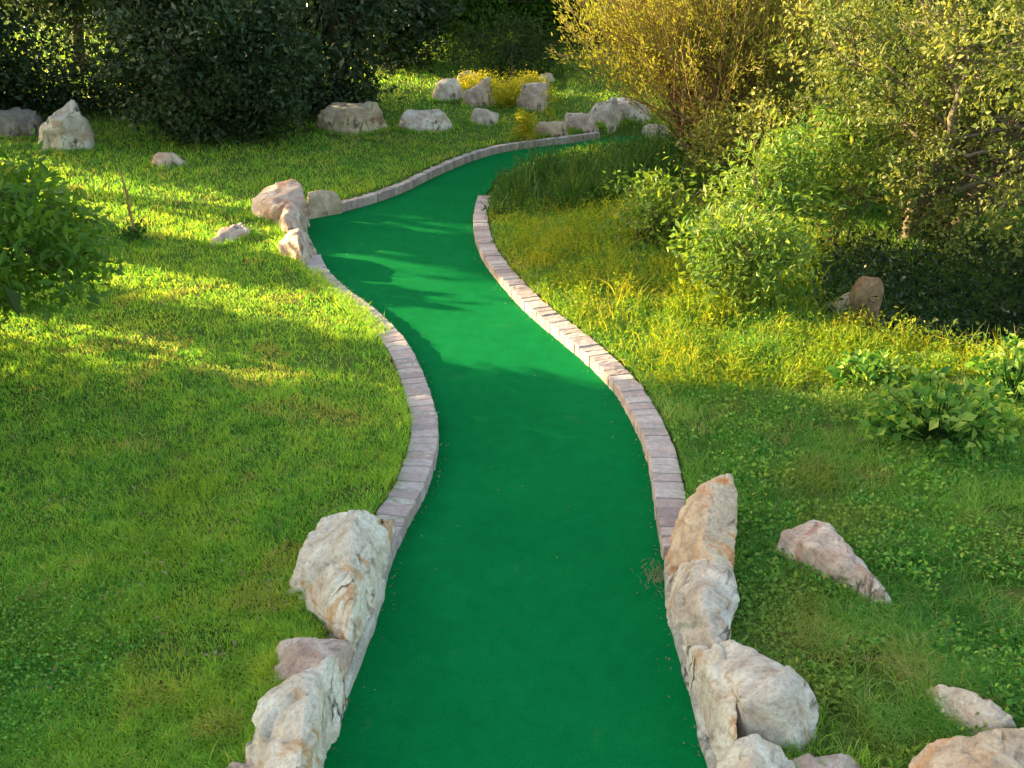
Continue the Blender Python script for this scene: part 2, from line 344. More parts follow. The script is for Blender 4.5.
# ------------------------------------------------------------------ kerbs
def kerb(name, E, side, label, w=.165, pitch=.085, top=.085, fade=None):
    """one mesh of bricks laid across the edge line E; side=+1 bricks lie left of the travel direction"""
    E = resample(E, 240)
    for _ in range(60): E[1:-1] = (E[:-2]+2*E[1:-1]+E[2:])/4
    s = np.concatenate([[0], np.cumsum(np.linalg.norm(np.diff(E, axis=0), axis=1))]); Ls = s[-1]
    nb = int(Ls/pitch); q = np.linspace(0, Ls, nb+1)
    C = np.stack([np.interp(q, s, E[:, 0]), np.interp(q, s, E[:, 1])], 1)
    T = np.gradient(C, axis=0); T /= np.linalg.norm(T, axis=1)[:, None]; Nn = np.stack([-T[:, 1], T[:, 0]], 1)*side
    root = empty(name, (C[nb//2][0], C[nb//2][1], 0), label, 'kerb')
    o0 = np.array(root.location)
    bm = bmesh.new(); rl = bm.verts.layers.float.new('rnd')
    for i in range(nb):
        g = .0025/pitch; r = random.random()
        zt = top+random.uniform(-.004, .004); ji = random.uniform(-.003, .003); jo = random.uniform(-.003, .003)
        pa = C[i]*(1-g)+C[i+1]*g; pb = C[i]*g+C[i+1]*(1-g); na, nb_ = Nn[i], Nn[i+1]
        tilt = random.uniform(-.006, .006)
        cs = [(pa+na*ji, zt), (pb+nb_*ji, zt+tilt), (pb+nb_*(w+jo), zt+tilt), (pa+na*(w+jo), zt)]
        lo = [bm.verts.new((c[0]-o0[0], c[1]-o0[1], -.05)) for c, z in cs]; hi = [bm.verts.new((c[0]-o0[0], c[1]-o0[1], z)) for c, z in cs]
        for v in lo+hi: v[rl] = r
        bm.faces.new(hi); bm.faces.new(lo[::-1])
        for k in range(4): bm.faces.new((lo[k], lo[(k+1) % 4], hi[(k+1) % 4], hi[k]))
    bmesh.ops.recalc_face_normals(bm, faces=bm.faces)
    bmesh.ops.bevel(bm, geom=[e for e in bm.edges if max(v.co.z for v in e.verts) > 0], offset=.006, segments=2, affect='EDGES', profile=.6)
    bmesh.ops.subdivide_edges(bm, edges=[e for e in bm.edges if e.calc_length() > .05], cuts=2, use_grid_fill=True)
    for v in bm.verts:
        if v.co.z > -.03:
            q3 = v.co*34; v.co += Vector((noise.noise(q3), noise.noise(q3+Vector((7, 1, 3))), noise.noise(q3+Vector((1, 9, 4)))))*.006
    me = bpy.data.meshes.new('bricks'); bm.to_mesh(me); bm.free()
    link('bricks', me, M['brick'], root)
    # mortar bed
    bm = bmesh.new(); prev = None
    for i in range(nb+1):
        a = C[i]+Nn[i]*.012-o0[:2]; b = C[i]+Nn[i]*(w-.012)-o0[:2]
        z = top-.006; cur = [bm.verts.new((a[0], a[1], -.05)), bm.verts.new((a[0], a[1], z)), bm.verts.new((b[0], b[1], z)), bm.verts.new((b[0], b[1], -.05))]
        if prev:
            for k in range(3): bm.faces.new((prev[k], prev[k+1], cur[k+1], cur[k]))
        prev = cur
    bmesh.ops.recalc_face_normals(bm, faces=bm.faces)
    me = bpy.data.meshes.new('mortar_bed'); bm.to_mesh(me); bm.free(); link('mortar_bed', me, M['mortar'], root)
def span(E, ya, yb, i0=0):
    """stretch of edge between the points nearest two picture places"""
    a = np.argmin(np.linalg.norm(E-P(*ya)[:2], axis=1)); b = np.argmin(np.linalg.norm(E-P(*yb)[:2], axis=1))
    return E[min(a, b):max(a, b)+1]
kerb('brick_kerb', span(LE, (392, 560), (318, 262)), 1, 'grey brick kerb on the left of the green, bulging past the big upright rock')
kerb('brick_kerb', span(LE, (338, 213), (600, 139)), 1, 'far thin brick kerb curving away behind the green', w=.10, top=.10)
kerb('brick_kerb', span(RE, (662, 558), (477, 202)), -1, 'pinkish brick kerb along the right side of the green', w=.158)
# low concrete footing under the near rocks
def footing(E, side, label, w0=0.0, w=.09, top=.05):
    T = np.gradient(E, axis=0); T /= np.linalg.norm(T, axis=1)[:, None]; Nn = np.stack([-T[:, 1], T[:, 0]], 1)*side
    E = E.copy(); n = len(E); bm = bmesh.new(); prev = None
    for i in range(n):
        k = .012*noise.noise(Vector((E[i][0]*9, E[i][1]*9, 0)))
        pr = [(E[i]+Nn[i]*(w0+k), -.03), (E[i]+Nn[i]*(w0+.006+k), top*.8+k), (E[i]+Nn[i]*(w0+.025+k), top+k), (E[i]+Nn[i]*(w0+w), top+k), (E[i]+Nn[i]*(w0+w), -.03)]
        cur = [bm.verts.new((float(p[0]), float(p[1]), float(z))) for p, z in pr]
        if prev:
            for j in range(4): bm.faces.new((prev[j], prev[j+1], cur[j+1], cur[j]))
        prev = cur
    bmesh.ops.recalc_face_normals(bm, faces=bm.faces)
    me = bpy.data.meshes.new('concrete_footing'); bm.to_mesh(me); bm.free()
    o = link('concrete_footing', me, M['mortar']); tag(o, label, 'footing')
dl = resample(LE, 400)
footing(dl[(dl[:, 1] > 1.0) & (dl[:, 1] < P(395, 550)[1]) & (dl[:, 0] < 0)], 1, 'pale concrete footing at the turf edge below the left rocks')
dr = resample(RE, 400)
footing(dr[(dr[:, 1] > 1.0) & (dr[:, 1] < P(662, 560)[1])], -1, 'pale concrete footing at the turf edge below the right rocks', top=.03)

# ------------------------------------------------------------------ rocks
def rock_from(pts, label, mat, group=None, edge=.025, rough=1.0, smooth_it=1, name='rock', seed=None, drop=.12):
    pts = np.array(pts); seed = seed if seed is not None else random.randint(0, 999)
    low = pts.copy(); low[:, 2] = np.minimum(low[:, 2], [H1(a, b) for a, b, c in pts])-drop
    ctr = pts.mean(0)
    low[:, :2] = ctr[:2]+(low[:, :2]-ctr[:2])*.97
    allp = np.concatenate([pts, low]); o0 = np.array([ctr[0], ctr[1], low[:, 2].min()+drop])
    bm = bmesh.new()
    for p in allp-o0: bm.verts.new([float(v) for v in p])
    r = bmesh.ops.convex_hull(bm, input=bm.verts)
    bmesh.ops.delete(bm, geom=list({v for v in bm.verts if not v.link_faces}), context='VERTS')
    size = float(np.linalg.norm(pts.max(0)-pts.min(0)))
    for k in range(9):
        es = [e for e in bm.edges if e.calc_length() > edge*1.6]
        if not es or len(bm.verts) > 24000: break
        bmesh.ops.subdivide_edges(bm, edges=es, cuts=1); bmesh.ops.triangulate(bm, faces=bm.faces)
    for k in range(smooth_it): bmesh.ops.smooth_vert(bm, verts=bm.verts, factor=.5, use_axis_x=True, use_axis_y=True, use_axis_z=True)
    bm.normal_update(); off = Vector((seed*1.7, seed*.31, seed*.77))
    nor = [v.normal.copy() for v in bm.verts]
    s = size
    for v, n in zip(bm.verts, nor):
        q = v.co/s
        wob = Vector((noise.noise(q*5+off), noise.noise(q*5+off+Vector((3, 5, 1))), noise.noise(q*5+off+Vector((8, 2, 6)))))*.09
        a = noise.noise(q*2.2+off)*.012*s
        for sc, am in ((1.9, .07), (4.4, .085), (9, .03)):
            qq = (q+wob)*sc+off
            ds, ps = noise.voronoi(qq, distance_metric='DISTANCE')
            cdir = noise.cell_vector(ps[0]*13.7)-Vector((.5, .5, .5))
            a += cdir.dot(qq-ps[0])*am*s/sc*rough*1.5+(cdir.x)*.010*s*rough
            a -= max(0, .05-(ds[1]-ds[0]))*.2*s*rough
        a += noise.fractal(q*13+off, .9, 2.1, 5)*.007*s
        v.co += n*a
    bmesh.ops.smooth_vert(bm, verts=bm.verts, factor=.12, use_axis_x=True, use_axis_y=True, use_axis_z=True)
    bm.normal_update(); me = bpy.data.meshes.new(name); bm.to_mesh(me); bm.free()
    me.polygons.foreach_set('use_smooth', np.ones(len(me.polygons), bool))
    o = link(name, me, M[mat]); o.location = [float(v) for v in o0]
    return tag(o, label, 'rock', group)
def hero(pl, label, mat, **k):
    k.setdefault('edge', .013)
    return rock_from([P(a, b, z) for a, b, z in pl], label, mat, **k)
gL, gR, gM = 'rocks edging the left side of the green', 'rocks edging the right side of the green', 'rocks at the far bend of the green'
hero([(286,594,.09),(294,566,.15),(303,540,.20),(320,516,.24),(339,510,.28),(361,505,.32),(376,513,.26),(391,517,.16),(396,540,.03),(385,577,.0),(366,643,.0),(353,605,.27),(350,560,.31),(352,525,.33),(350,637,.17),(331,613,.15),(320,570,.22)], 'tall grey-white rock with an ochre side, below the left brick kerb', 'rock_cream', group=gL, seed=31)
hero([(273,650,.13),(278,640,.17),(297,635,.20),(324,641,.20),(354,641,.13),(358,658,.0),(345,700,.0),(325,665,.22),(275,680,.12)], 'low pinkish rock wedged between the two big left rocks', 'rock_pink', group=gL)
hero([(301,667,.30),(331,652,.28),(341,655,.20),(347,688,.02),(338,726,.0),(323,768,.0),(312,810,0),(306,700,.33),(300,770,.33),(258,701,.25),(240,739,.17),(238,800,.15),(270,820,.25)], 'big angular white rock at the bottom left turf edge', 'rock_cream', group=gL, seed=12)
hero([(213,770,.10),(232,757,.16),(262,756,.18),(284,766,.16),(285,840,.12),(215,840,.08)], 'pinkish rock poking up at the bottom edge left of the white rock', 'rock_pink', group=gL)
hero([(668,545,.04),(676,515,.18),(698,488,.31),(714,477,.36),(731,474,.36),(737,496,.33),(739,532,.28),(735,556,.24),(728,584,.2),(667,572,.03),(702,540,.31),(690,575,.15)], 'upright orange-cream rock, highest of the right turf edge', 'rock_orange', group=gR)
hero([(668,568,.0),(666,612,0),(679,648,0),(690,562,.2),(715,560,.24),(730,570,.25),(739,600,.2),(731,632,.18),(716,648,.18),(702,600,.25),(680,590,.14)], 'squat grey-pink rock just below the upright orange rock', 'rock_grey', group=gR)
hero([(680,645,0),(683,690,0),(704,738,0),(708,758,0),(696,645,.20),(720,648,.24),(738,690,.25),(738,735,.22),(730,758,.1),(712,690,.21)], 'leaning pale slab between the turf and the big rounded rock', 'rock_cream', group=gR, smooth_it=2)
hero([(704,645,.18),(730,637,.25),(762,653,.30),(795,667,.30),(813,683,.26),(821,705,.20),(817,735,.12),(805,757,.08),(748,757,.08),(742,700,.30),(780,695,.34)], 'big rounded grey-brown rock near the bottom right turf edge', 'rock_grey', group=gR, smooth_it=6, rough=.6)
hero([(717,755,.12),(735,738,.2),(756,732,.22),(783,742,.2),(797,765,.15),(802,820,.1),(712,820,.1),(750,775,.24)], 'cream flat-topped rock in front of the big rounded rock', 'rock_cream', group=gR)
hero([(787,762,.12),(810,755,.16),(845,752,.15),(867,768,.12),(862,820,.1),(790,820,.1)], 'pinkish purple rock at the bottom edge right of the cream rock', 'rock_pink', group=gR)
hero([(774,548,.13),(780,530,.22),(813,517,.27),(828,521,.27),(848,546,.28),(872,573,.26),(888,589,.21),(895,602,.16),(888,622,.10),(845,592,.12),(817,574,.12),(780,558,.11),(812,545,.27)], 'long brownish rock lying alone in the weeds right of the turf', 'rock_pink', smooth_it=4, rough=.7)
hero([(921,690,.16),(940,682,.22),(977,690,.27),(1014,716,.25),(1020,733,.18),(975,740,.16),(943,716,.16)], 'flat grey rock half sunk in the weeds near the right edge', 'rock_grey')
hero([(896,774,.12),(928,742,.22),(972,734,.27),(1024,724,.3),(1090,735,.3),(1090,840,.2),(908,840,.12),(985,765,.31)], 'large cream rock with orange stain in the bottom right corner', 'rock_orange')
hero([(251,218,.10),(251,199,.25),(264,187,.32),(276,184,.36),(292,178,.42),(302,183,.42),(307,200,.3),(308,217,.1),(285,224,.1),(278,205,.3)], 'tallest pink-white rock at the far bend of the green', 'rock_pink', group=gM, edge=.03)
hero([(307,191,.27),(320,189,.27),(337,192,.22),(343,200,.15),(341,213,0),(320,217,0),(306,220,0)], 'tan block joined to the start of the far kerb', 'rock_tan', group=gM, edge=.03)
hero([(276,227,.12),(286,204,.32),(293,201,.34),(302,210,.27),(309,228,.05),(292,240,.1),(284,218,.27)], 'brown pointed rock below the tallest rock at the far bend', 'rock_pink', group=gM, edge=.03)
hero([(278,249,.12),(288,231,.25),(299,226,.28),(309,233,.2),(319,250,.05),(320,268,0),(303,268,.08),(298,242,.28)], 'lowest rounded brown rock of the far bend, at the turf edge', 'rock_pink', group=gM, edge=.03)
hero([(209,247,.10),(210,238,.17),(221,229,.20),(241,222,.20),(250,229,.17),(241,236,.10),(217,248,.10)], 'flat pale rock lying on the sunlit lawn', 'rock_pink', edge=.03)
def far_rock(x0, y0, x1, y1, label, mat, depth=.8, seed=0, group='rocks scattered at the back of the lawn', ed=.05, skew=0):
    rs = np.random.default_rng(seed+100)
    a = at((x0+x1)/2, y1); r0 = ray(x0, y1); r1 = ray(x1, y1); t = a[1]/r0[1]
    xa, xb = r0[0]*t, r1[0]*t; W = xb-xa; D = W*depth
    yb = a[1]+D*.55; rt = ray((x0+x1)/2, y0); zt = CH+rt[2]*(yb/rt[1])
    zt = max(zt, a[2]+.12); h = zt-a[2]
    pts = []
    for k in range(9):
        an = 2*np.pi*k/9+rs.uniform(-.15, .15); rr = rs.uniform(.85, 1.0)
        pts.append([xa+W/2+math.cos(an)*W/2*rr, a[1]+D/2+math.sin(an)*D/2*rr, a[2]+h*rs.uniform(0, .45)])
    for k in range(5):
        an = 2*np.pi*k/5+rs.uniform(-.3, .3); rr = rs.uniform(.4, .9)
        zz = h*rs.uniform(.6, 1.0)*(1+skew*math.cos(an)*.35)
        pts.append([xa+W/2+math.cos(an)*W/2*rr, a[1]+D/2+math.sin(an)*D/2*rr, a[2]+min(zz, h)])
    return rock_from(pts, label, mat, edge=ed, group=group, smooth_it=1, seed=seed, rough=1.5)
fr = far_rock
fr(-30,107,40,139, 'long dark grey rock at the left edge behind the bush', 'rock_dark', .5, 1)
fr(28,99,90,153, 'tall split grey-white rock beside the dark shrub, upper left', 'rock_grey', .7, 2)
fr(145,149,188,169, 'small pinkish rock alone on the shaded lawn below the dark shrub', 'rock_pink', .6, 3)
fr(305,99,386,136, 'large cream boulder right of the dark shrub', 'rock_tan', .55, 4, ed=.04)
fr(390,108,457,134, 'low bluish grey boulder right of the large cream boulder', 'rock_grey', .6, 5)
fr(468,107,502,127, 'small grey rock between the low boulder and the cone bush', 'rock_grey', .6, 6)
fr(427,74,466,103, 'pale pointed rock, leftmost on the sunny rise', 'rock_cream', .6, 7)
fr(452,66,484,92, 'rounded tan rock at the top left of the sunny rise', 'rock_tan', .7, 8)
fr(462,75,496,108, 'leaning pinkish rock in the yellow bushes of the rise', 'rock_pink', .5, 9, skew=1)
fr(514,80,553,113, 'brown angular rock right of the yellow bushes', 'rock_pink', .7, 10)
fr(516,73,538,88, 'small grey rock behind the brown angular rock', 'rock_grey', .7, 11)
fr(535,71,557,86, 'small grey rock, rightmost at the top of the rise', 'rock_grey', .7, 12)
gB = 'rocks lining the far end of the green'
fr(530,122,574,141, 'low flat tan rock beside the cone bush at the kerb end', 'rock_tan', .6, 13, gB)
fr(558,112,604,138, 'brown layered rock second from the cone bush', 'rock_pink', .6, 14, gB)
fr(582,95,628,134, 'tall pale rock highest of the far end of the green', 'rock_grey', .6, 15, gB)
fr(608,94,654,124, 'wide grey rock behind the far end of the green', 'rock_grey', .6, 16, gB)
fr(626,108,656,130, 'rounded whitish rock next to the tan tree stems', 'rock_cream', .6, 17, gB)
fr(640,122,676,140, 'flat grey rock at the foot of the tan tree stems', 'rock_grey', .6, 18, gB)
fr(842,272,884,330, 'brown rock in the dark hollow under the olive shrub', 'rock_brown', .7, 19, None)
fr(828,285,862,322, 'sunlit tan stone at the lip of the dark hollow', 'rock_tan', .6, 20, None)

# ------------------------------------------------------------------ grass and weeds
def scatter(n, x0, x1, y0, y1, keep, power=1.6):
    """random spots, thinner with distance"""
    u = rng.uniform(size=n); k = 1-power
    y = (y0**k+(y1**k-y0**k)*u)**(1/k) if power != 1 else y0*(y1/y0)**u
    hw = .62*y+.8
    x = rng.uniform(-1, 1, n)*hw
    ok = (x > x0) & (x < x1); x = x[ok]; y = y[ok]
    sd = sdist(x, y); ok = keep(x, y, sd); return x[ok], y[ok], sd[ok]
LFX, LFY = LE[LE[:, 1] > 10.5][:, 0], LE[LE[:, 1] > 10.5][:, 1]
beyond = lambda x, y: (x > -.5) & (y > np.interp(x, LFX, LFY))
side_line = lambda y: np.interp(y, [0, 3, 4, 5, 6, 7, 8, 9, 10, 11, 12, 13], [0, .0, .0, .2, .1, .0, -.4, -.8, -.8, -.5, 1.0, 2.5])
def stuff(name, parts, mat, label):
    V, l, t, r = joinnp(parts); o = link(name, npmesh(name, V, l, t, r), M[mat]); return tag(o, label, 'grass', kind='stuff')
def kerb_gap(x, y, s):  # how far the grass stays off the turf
    return s
# left lawn + back lawn
x, y, sd = scatter(620000, -14, 9, 2.1, 24, lambda x, y, s: ((x < side_line(y)) | beyond(x, y)) & (s > .12+.06*rng.uniform(size=len(s))))
bare = fnoise(x, y, 1.7, 21); tuft = .5*fnoise(x, y, 5, 31)+.5*fnoise(x, y, 14, 32, 2); ok = (rng.uniform(size=len(x)) < .25+1.6*sstep(.2, .42, bare)); x, y, sd, tuft, bare = x[ok], y[ok], sd[ok], tuft[ok], bare[ok]
z = H(x, y); dist = np.sqrt(x*x+y*y)
h = (.016+.055*np.clip(tuft*1.6-.3, 0, 1)**1.6+.014*rng.uniform(size=len(x)))*(1+.25*fnoise(x, y, .8, 41)); h *= .85*np.clip(dist/7, 1, 1.35); h *= 1+.5*np.exp(-((sd-.2)/.12)**2)
w = .0044*np.clip(dist/5, 1, 4)
r = np.clip(-.05+.45*fnoise(x, y, 2.2, 51)+.5*fnoise(x, y, 9, 52, 2)+.75*(rng.uniform(size=len(x))-.45), 0, .94); r = np.where(rng.uniform(size=len(x)) < .03, .99, r)
r = np.where((fnoise(x, y, 2.9, 77) > .70) & (rng.uniform(size=len(x)) < .5), rng.uniform(.93, 1, len(x)), r)
stuff('lawn_grass', [blades(np.stack([x, y, z-.004], 1), h, w*rng.uniform(.6, 1.3, len(x)), rng.uniform(.2, 1.3, len(x)), r)], 'lawn', 'short mown lawn grass with brownish flecks')
# overhanging tufts where the grass creeps over the left kerb
E2 = resample(span(LE, (404, 346), (330, 280)), 1300)+rng.normal(0, .04, (1300, 2)); E2[:, 0] -= .15; E2[:, 1] -= .03
stuff('overhanging_grass', [blades(np.stack([E2[:, 0], E2[:, 1], np.full(1300, .085)], 1), rng.uniform(.04, .065, 1300), np.full(1300, .006), rng.uniform(.5, 1.6, 1300), rng.uniform(.3, .97, 1300))], 'lawn', 'grass creeping over the left kerb')
# right side weeds
keepR = lambda x, y, s: (x > side_line(y)) & ~beyond(x, y) & (s > .15+.03*rng.uniform(size=len(s))) & (((x-4.9)/2.35)**2+((y-6.7)/1.55)**2 > rng.uniform(.6, 1.15, len(s)))
x, y, sd = scatter(460000, -2, 12, 2.1, 14, keepR)
pt = fnoise(x, y, 1.9, 61); z = H(x, y); dist = np.sqrt(x*x+y*y)
ok = rng.uniform(size=len(x)) < .1+1.5*sstep(.26, .46, pt)*(.45+.55*sstep(.3, .45, fnoise(x, y, 5, 161, 2))); x, y, sd, pt, z, dist = [q[ok] for q in (x, y, sd, pt, z, dist)]
h = (.03+.09*fnoise(x, y, 3.5, 71)**1.5+.02*rng.uniform(size=len(x))); r = np.clip(.1+.6*fnoise(x, y, 2.6, 81)+.45*(rng.uniform(size=len(x))-.4), 0, .95)
r = np.where(rng.uniform(size=len(x)) < .07+.45*sstep(.58, .7, fnoise(x, y, 2.4, 131)), rng.uniform(.85, 1, len(x)), r)
pa = blades(np.stack([x, y, z-.004], 1), h, .0036*np.clip(dist/4.5, 1, 3)*rng.uniform(.6, 1.4, len(x)), rng.uniform(.3, 1.5, len(x)), r)
x, y, sd = scatter(260000, -2, 12, 2.1, 14, keepR)
cl = fnoise(x, y, 2.6, 91); ok = rng.uniform(size=len(x)) < sstep(.42, .62, cl)*1.0; x, y = x[ok], y[ok]
z = H(x, y)+.02+.09*rng.uniform(size=len(x))*fnoise(x, y, 3.5, 71)
pb = leaves(np.stack([x, y, z], 1), rng.uniform(.012, .034, len(x)), .6, rng.uniform(0, .85, len(x)), np.array([0, 0, 1.0]), .6)
stuff('ground_weeds', [pa, pb], 'weed', 'rough mixed weeds and grass right of the green')
# tall grass beside the right kerb, sunlight put into its yellow
def tall(n, keep, hmin, hmax, mat, name, label, w=.007, lean=(.05, .5), y0=5.2, y1=14, x0=-2, x1=9, seedheads=0, lf=0):
    x, y, sd = scatter(n, x0, x1, y0, y1, keep, 1.2)
    cl = fnoise(x, y, 2.2, 101); ok = rng.uniform(size=len(x)) < .25+sstep(.3, .6, cl); x, y, sd, cl = x[ok], y[ok], sd[ok], cl[ok]
    z = H(x, y); hh = (hmin+(hmax-hmin)*rng.uniform(size=len(x))**1.5)*(.6+.8*fnoise(x, y, 1.8, 111))
    hh *= sstep(.05, .5, sd)*.7+.3; hh *= .6+.9*sstep(.35, .65, fnoise(x, y, 3.6, 113, 2))
    parts = [blades(np.stack([x, y, z], 1), hh, w*rng.uniform(.6, 1.5, len(x)), rng.uniform(lean[0], lean[1], len(x)), np.clip(.2+.5*fnoise(x, y, 2.0, 121)+  .5*(rng.uniform(size=len(x))-.4), 0, 1))]
    if lf:
        k = rng.integers(0, len(x), lf); px = np.stack([x[k], y[k], z[k]+hh[k]*rng.uniform(.2, .95, lf)], 1)+rng.normal(0, .02, (lf, 3))
        parts.append(leaves(px, rng.uniform(.02, .05, lf), .4, rng.uniform(0, .45, lf), np.array([0, 0, 1.0]), .4))
    stuff(name, parts, mat, label)
nearR = lambda x, y, s: (x > side_line(y)) & ~beyond(x, y) & (s > .10) & (((x-4.95)/2.45)**2+((y-6.75)/1.7)**2 > 1)
tall(95000, lambda x, y, s: nearR(x, y, s) & (.375*x+.927*y > 5.35+.25*rng.normal(size=len(x))) & (y < 10.6) & (s < 3.2), .04, .18, 'tall', 'tall_grass', 'low tangled grass right of the kerb, sunlight put into its yellow-green', .007, (.2, 1.1), lf=30000)  # kept to the sunlit zone; yellow colour imitates the light there
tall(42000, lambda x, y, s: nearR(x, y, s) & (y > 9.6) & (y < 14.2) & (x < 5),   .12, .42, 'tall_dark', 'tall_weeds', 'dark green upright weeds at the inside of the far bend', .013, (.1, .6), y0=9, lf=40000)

# litter
x, y, sd = scatter(2400, -6, 6, 2.6, 12, lambda x, y, s: (s > .15), 1.4); n = len(x)
stuff('leaf_litter', [leaves(np.stack([x, y, H(x, y)+.022], 1), rng.uniform(.012, .032, n), .6, rng.uniform(0, 1, n), np.array([0, 0, 1.0]), .8)], 'dry_leaf', 'dry fallen leaves in the grass')
n = 70; t_ = rng.uniform(3.2, 12, n*6); xx = rng.uniform(-2.5, 1.2, n*6); s_ = sdist(xx, t_); ok = s_ < -.03; xx, t_ = xx[ok][:n], t_[ok][:n]; n = len(xx)
stuff('turf_litter', [leaves(np.stack([xx, t_, np.full(n, .006)], 1), rng.uniform(.008, .022, n), .5, rng.uniform(0, 1, n), np.array([0, 0, 1.0]), .93, fold=.1)], 'dry_leaf', 'tiny bits of leaf scattered on the turf')
q = np.concatenate([resample(LE, 3000), resample(RE, 3000)])+rng.normal(0, .035, (6000, 2)); q = q[(q[:, 1] > 2.4) & (q[:, 1] < 13)]; k = sdist(q[:, 0], q[:, 1]) < -.006; q = q[k][rng.permutation(k.sum())[:650]]; n = len(q)
stuff('edge_debris', [leaves(np.stack([q[:, 0], q[:, 1], np.full(n, .005)], 1), rng.uniform(.005, .022, n), .4, rng.uniform(0, 1, n), np.array([0, 0, 1.0]), .9, fold=.1)], 'dry_leaf', 'grit and leaf crumbs caught along the turf edges')
c = P(657, 573, .02); n = 110; q = c+rng.normal(0, 1, (n, 3))*[.035, .06, .012]
o = stuff('dry_tuft', [blades(np.stack([q[:, 0], q[:, 1], np.zeros(n)], 1), rng.uniform(.02, .06, n), np.full(n, .003), rng.uniform(.4, 1.6, n), rng.uniform(.9, 1, n))], 'dry_leaf', 'pale dry tuft lying on the turf by the squat rock')

# longer untrimmed blades round the foot of every rock
pp = []
for o in [o for o in COL.objects if o.type == 'MESH' and o.get('category') == 'rock']:
    v = np.empty(len(o.data.vertices)*3, np.float32); o.data.vertices.foreach_get('co', v); v = v.reshape(-1, 3)+np.array(o.location)
    v = v[np.abs(v[:, 2]-H(v[:, 0], v[:, 1])) < .05]
    if len(v) < 5: continue
    k = rng.integers(0, len(v), int(180+420*min(max(o.dimensions), 1.2))); q = v[k]; c = np.array([o.location[0], o.location[1]])
    d = q[:, :2]-c; d /= np.linalg.norm(d, axis=1)[:, None]+1e-6; q = q[:, :2]+d*rng.uniform(.0, .06, len(k))[:, None]; pp.append(q)
pp = np.concatenate(pp); pp = pp[sdist(pp[:, 0], pp[:, 1]) > .12]; n = len(pp); dd = np.linalg.norm(pp, axis=1)
stuff('rock_edge_grass', [blades(np.stack([pp[:, 0], pp[:, 1], H(pp[:, 0], pp[:, 1])-.005], 1), rng.uniform(.03, .11, n), .0045*np.clip(dd/5, 1, 4), rng.uniform(.2, 1.2, n), np.clip(rng.normal(.45, .3, n), 0, 1))], 'lawn', 'longer untrimmed grass round the feet of the rocks')

# ------------------------------------------------------------------ shrubs and trees
def crown_points(center, rad, nclump, shell=2.0, seed=0, hole=.0, flat=0):
    rs = np.random.default_rng(seed); out = []
    while len(out) < nclump:
        d = rs.normal(size=3); d /= np.linalg.norm(d); r = rs.uniform()**(1/shell)
        p = np.array(center)+d*r*np.array(rad)*(.82+.3*rs.uniform())
        if fnoise([p[0]+p[2]*.7], [p[1]-p[2]*.6], .9, seed+3)[0] > hole: out.append(p)
    return np.array(out)
def plant(name, label, cat, base, center, rad, nclump, per, lsize, mat, sig=.22, aspect=.5, shell=2.4, seed=0, hole=.3, trunk_r=.06, nlimb=14, bark='bark', group=None, trunk_name='trunk', crown_name='crown', droop=0, multi=1, axisb=0.0, axis=(0, 0, 1.0), clump_rnd=(0, 1), zmin=None):
    root = empty(name, base, label, cat, group); b = np.array(base)
    cs = crown_points(center, rad, nclump, shell, seed, hole)
    if zmin is not None: cs = cs[cs[:, 2] > zmin]
    # trunk and limbs
    parts = []; cen = np.array(center)
    tops = []
    for k in range(multi):
        o = rng.normal(0, trunk_r*1.5, 3)*(multi > 1); o[2] = 0
        sp = rng.normal(0, .35, 3)*np.array(rad)*(multi > 1)
        top = np.array([cen[0], cen[1], cen[2]+rad[2]*.25])+sp
        parts.append(limb(b*0+o-[0, 0, .08], top-b, trunk_r, trunk_r*.35, 8, .04, 8)); tops.append((o, top-b))
    sel = rng.permutation(len(cs))[:nlimb]
    for j in sel:
        o, tp_ = tops[rng.integers(len(tops))]; t = rng.uniform(.25, .9); st = o+(tp_-o)*t
        parts.append(limb(st, cs[j]-b, trunk_r*.4*(1-t*.5), trunk_r*.08, 6, .08, 5, sag=rng.uniform(-.1, .1)))
        for q in range(2):
            e = cs[j]-b+rng.normal(0, sig*1.2, 3); parts.append(limb(st*.45+(cs[j]-b)*.55, e, trunk_r*.15, trunk_r*.04, 4, .06, 4))
    V, l, t, r = joinnp(parts); link(trunk_name, npmesh(trunk_name, V, l, t, None, True), M[bark], root)
    n = len(cs)*per; k = np.repeat(np.arange(len(cs)), per)
    sg = sig*(.6+.8*rng.uniform(size=len(cs)))
    off = rng.normal(size=(n, 3))*sg[k][:, None]; off[:, 2] *= .75
    pos = cs[k]-b+off; pos[:, 2] -= droop*np.abs(off[:, 0])
    keep = pos[:, 2]+b[2] > H(pos[:, 0]+b[0], pos[:, 1]+b[1])+.02; pos = pos[keep]; k = k[keep]; n = len(pos)
    if axisb: ax = np.tile(np.array(axis), (n, 1))
    outw = pos-(cen-b); outw /= np.linalg.norm(outw, axis=1)[:, None]+1e-9
    rc = rng.uniform(clump_rnd[0], clump_rnd[1], len(cs)); rn = np.clip(rc[k]*.55+rng.uniform(size=n)*.45, 0, 1)  # each clump draws its leaf tone from this range
    V, l, t, r = leaves(pos, lsize*rng.uniform(.4, 1.55, n), aspect, rn, outw+[0, 0, .6], .35, (outw if not axisb else ax), (.3 if not axisb else axisb))
    link(crown_name, npmesh(crown_name, V, l, t, r), M[mat], root); return root
def on(px, py): return at(px, py)
def bush_at(px, py, **k): pass

# left foreground bush
b = np.array([-4.0, 5.6, H1(-4.0, 5.6)])
plant('leafy_bush', 'leafy green bush reaching in over the lawn at the left edge', 'bush', b, (-3.42, 5.6, 1.08), (.88, .6, .52), 135, 60, .075, 'bush_leaf', .085, .42, 2.6, 5, .2, .022, 30, 'greybark', trunk_name='stem', crown_name='foliage', multi=5)
